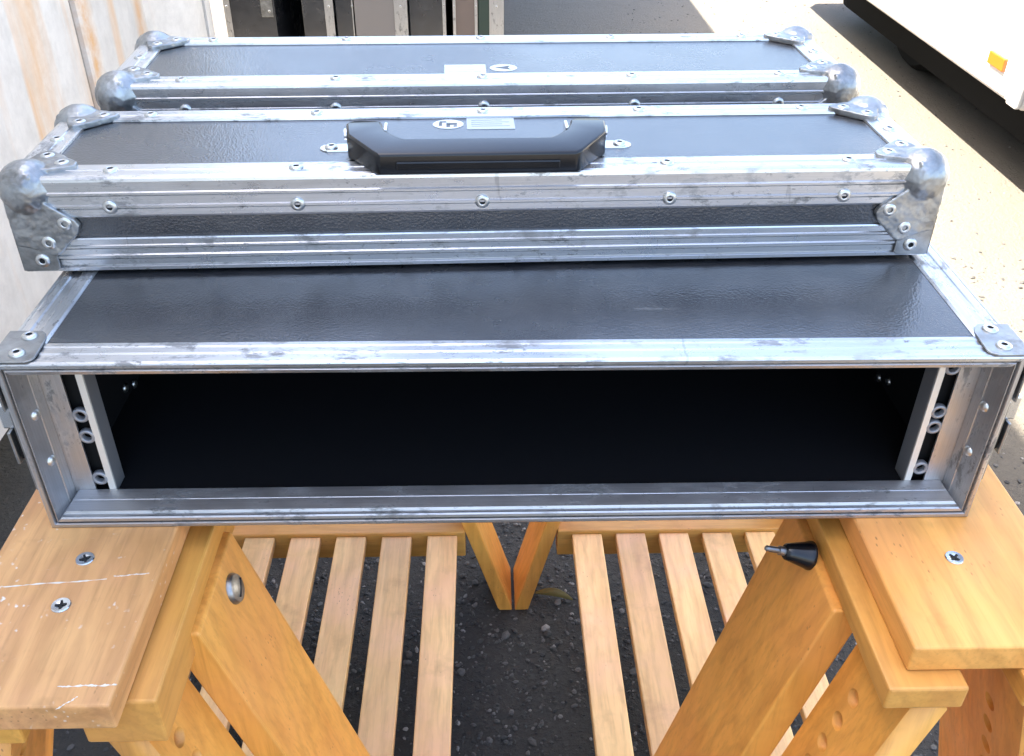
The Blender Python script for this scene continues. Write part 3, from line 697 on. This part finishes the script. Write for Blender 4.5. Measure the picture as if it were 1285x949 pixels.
bm = bmesh.new(); prism(bm, side, (CXL, 0, 0), (0, 1, 0), (0, 0, 1), (1, 0, 0), 0, 1.70)
co('body', bm, 'carwhite', bevel=.035, seg=4)
light_block = [(.235, .55), (1.465, .55)] + [(1.465-.3+.3*math.cos(a), 3.93+.3*math.sin(a)) for a in [math.pi/2*k/8 for k in range(9)]] + [(.235+.3-.3*math.sin(a), 3.93+.3*math.cos(a)) for a in [math.pi/2*k/8 for k in range(9)]]
bm = bmesh.new(); prism(bm, light_block, (CXL, 0, 0), (1, 0, 0), (0, 1, 0), (0, 0, 1), GZ+.085, CZB-.002); co('underbody', bm, 'black')  # low black block added to keep light out and darken the ground below
for yw in (F_, B_):
    for xw in ((CXL+.13, CXL+1.57) if yw == F_ else (CXL+.38, CXL+1.32)):
        bm = bmesh.new(); lathe(bm, [(0, -.08), (.19, -.09), (.20, -.08), (.28, -.095), (.30, -.07), (.305, 0), (.30, .07), (.28, .095), (.20, .08), (.19, .09), (0, .08)], 36, None, Matrix.Translation((xw, yw, GZ+.304)) @ Matrix.Rotation(R(90), 4, 'Y'))
        co('wheel', bm, 'rubber', auto=40)
        bm = bmesh.new(); lathe(bm, [(0, .0), (.17, .0), (.18, .012), (.0, .02)], 28, None, Matrix.Translation((xw-.104, yw, GZ+.304)) @ Matrix.Rotation(R(90), 4, 'Y')); co('wheel_cover', bm, 'hub', auto=40)
# arch flare
ar = arch(F_, .40, 20); ar2 = arch(F_, .455, 20)
bm = bmesh.new(); prism(bm, [(y, z) for y, z in ar] + [(y, z) for y, z in ar2][::-1], (CXL, 0, 0), (0, 1, 0), (0, 0, 1), (-1, 0, 0), -.002, .016); co('arch_flare', bm, 'carwhite', bevel=.006)
bm = bmesh.new(); box(bm, CXL-.010, CXL+.004, 2.055, 2.145, -.352, -.318); co('side_marker', bm, 'orange', bevel=.003)
bm = bmesh.new(); box(bm, CXL-.006, CXL+.004, 2.02, 4.2, CZB+.012, CZB+.030); co('sill_trim', bm, 'carwhite', bevel=.003)
for (y0, y1) in ((.75, 1.50), (1.56, 2.5)):
    bm = bmesh.new(); box(bm, CXL-.004, CXL+.02, y0, y1, .38, .70); co('window', bm, 'glass', bevel=.004)
bm = bmesh.new(); box(bm, CXL-.003, CXL+.01, 1.52, 1.532, -.02, .75); co('door_gap', bm, 'rubber')
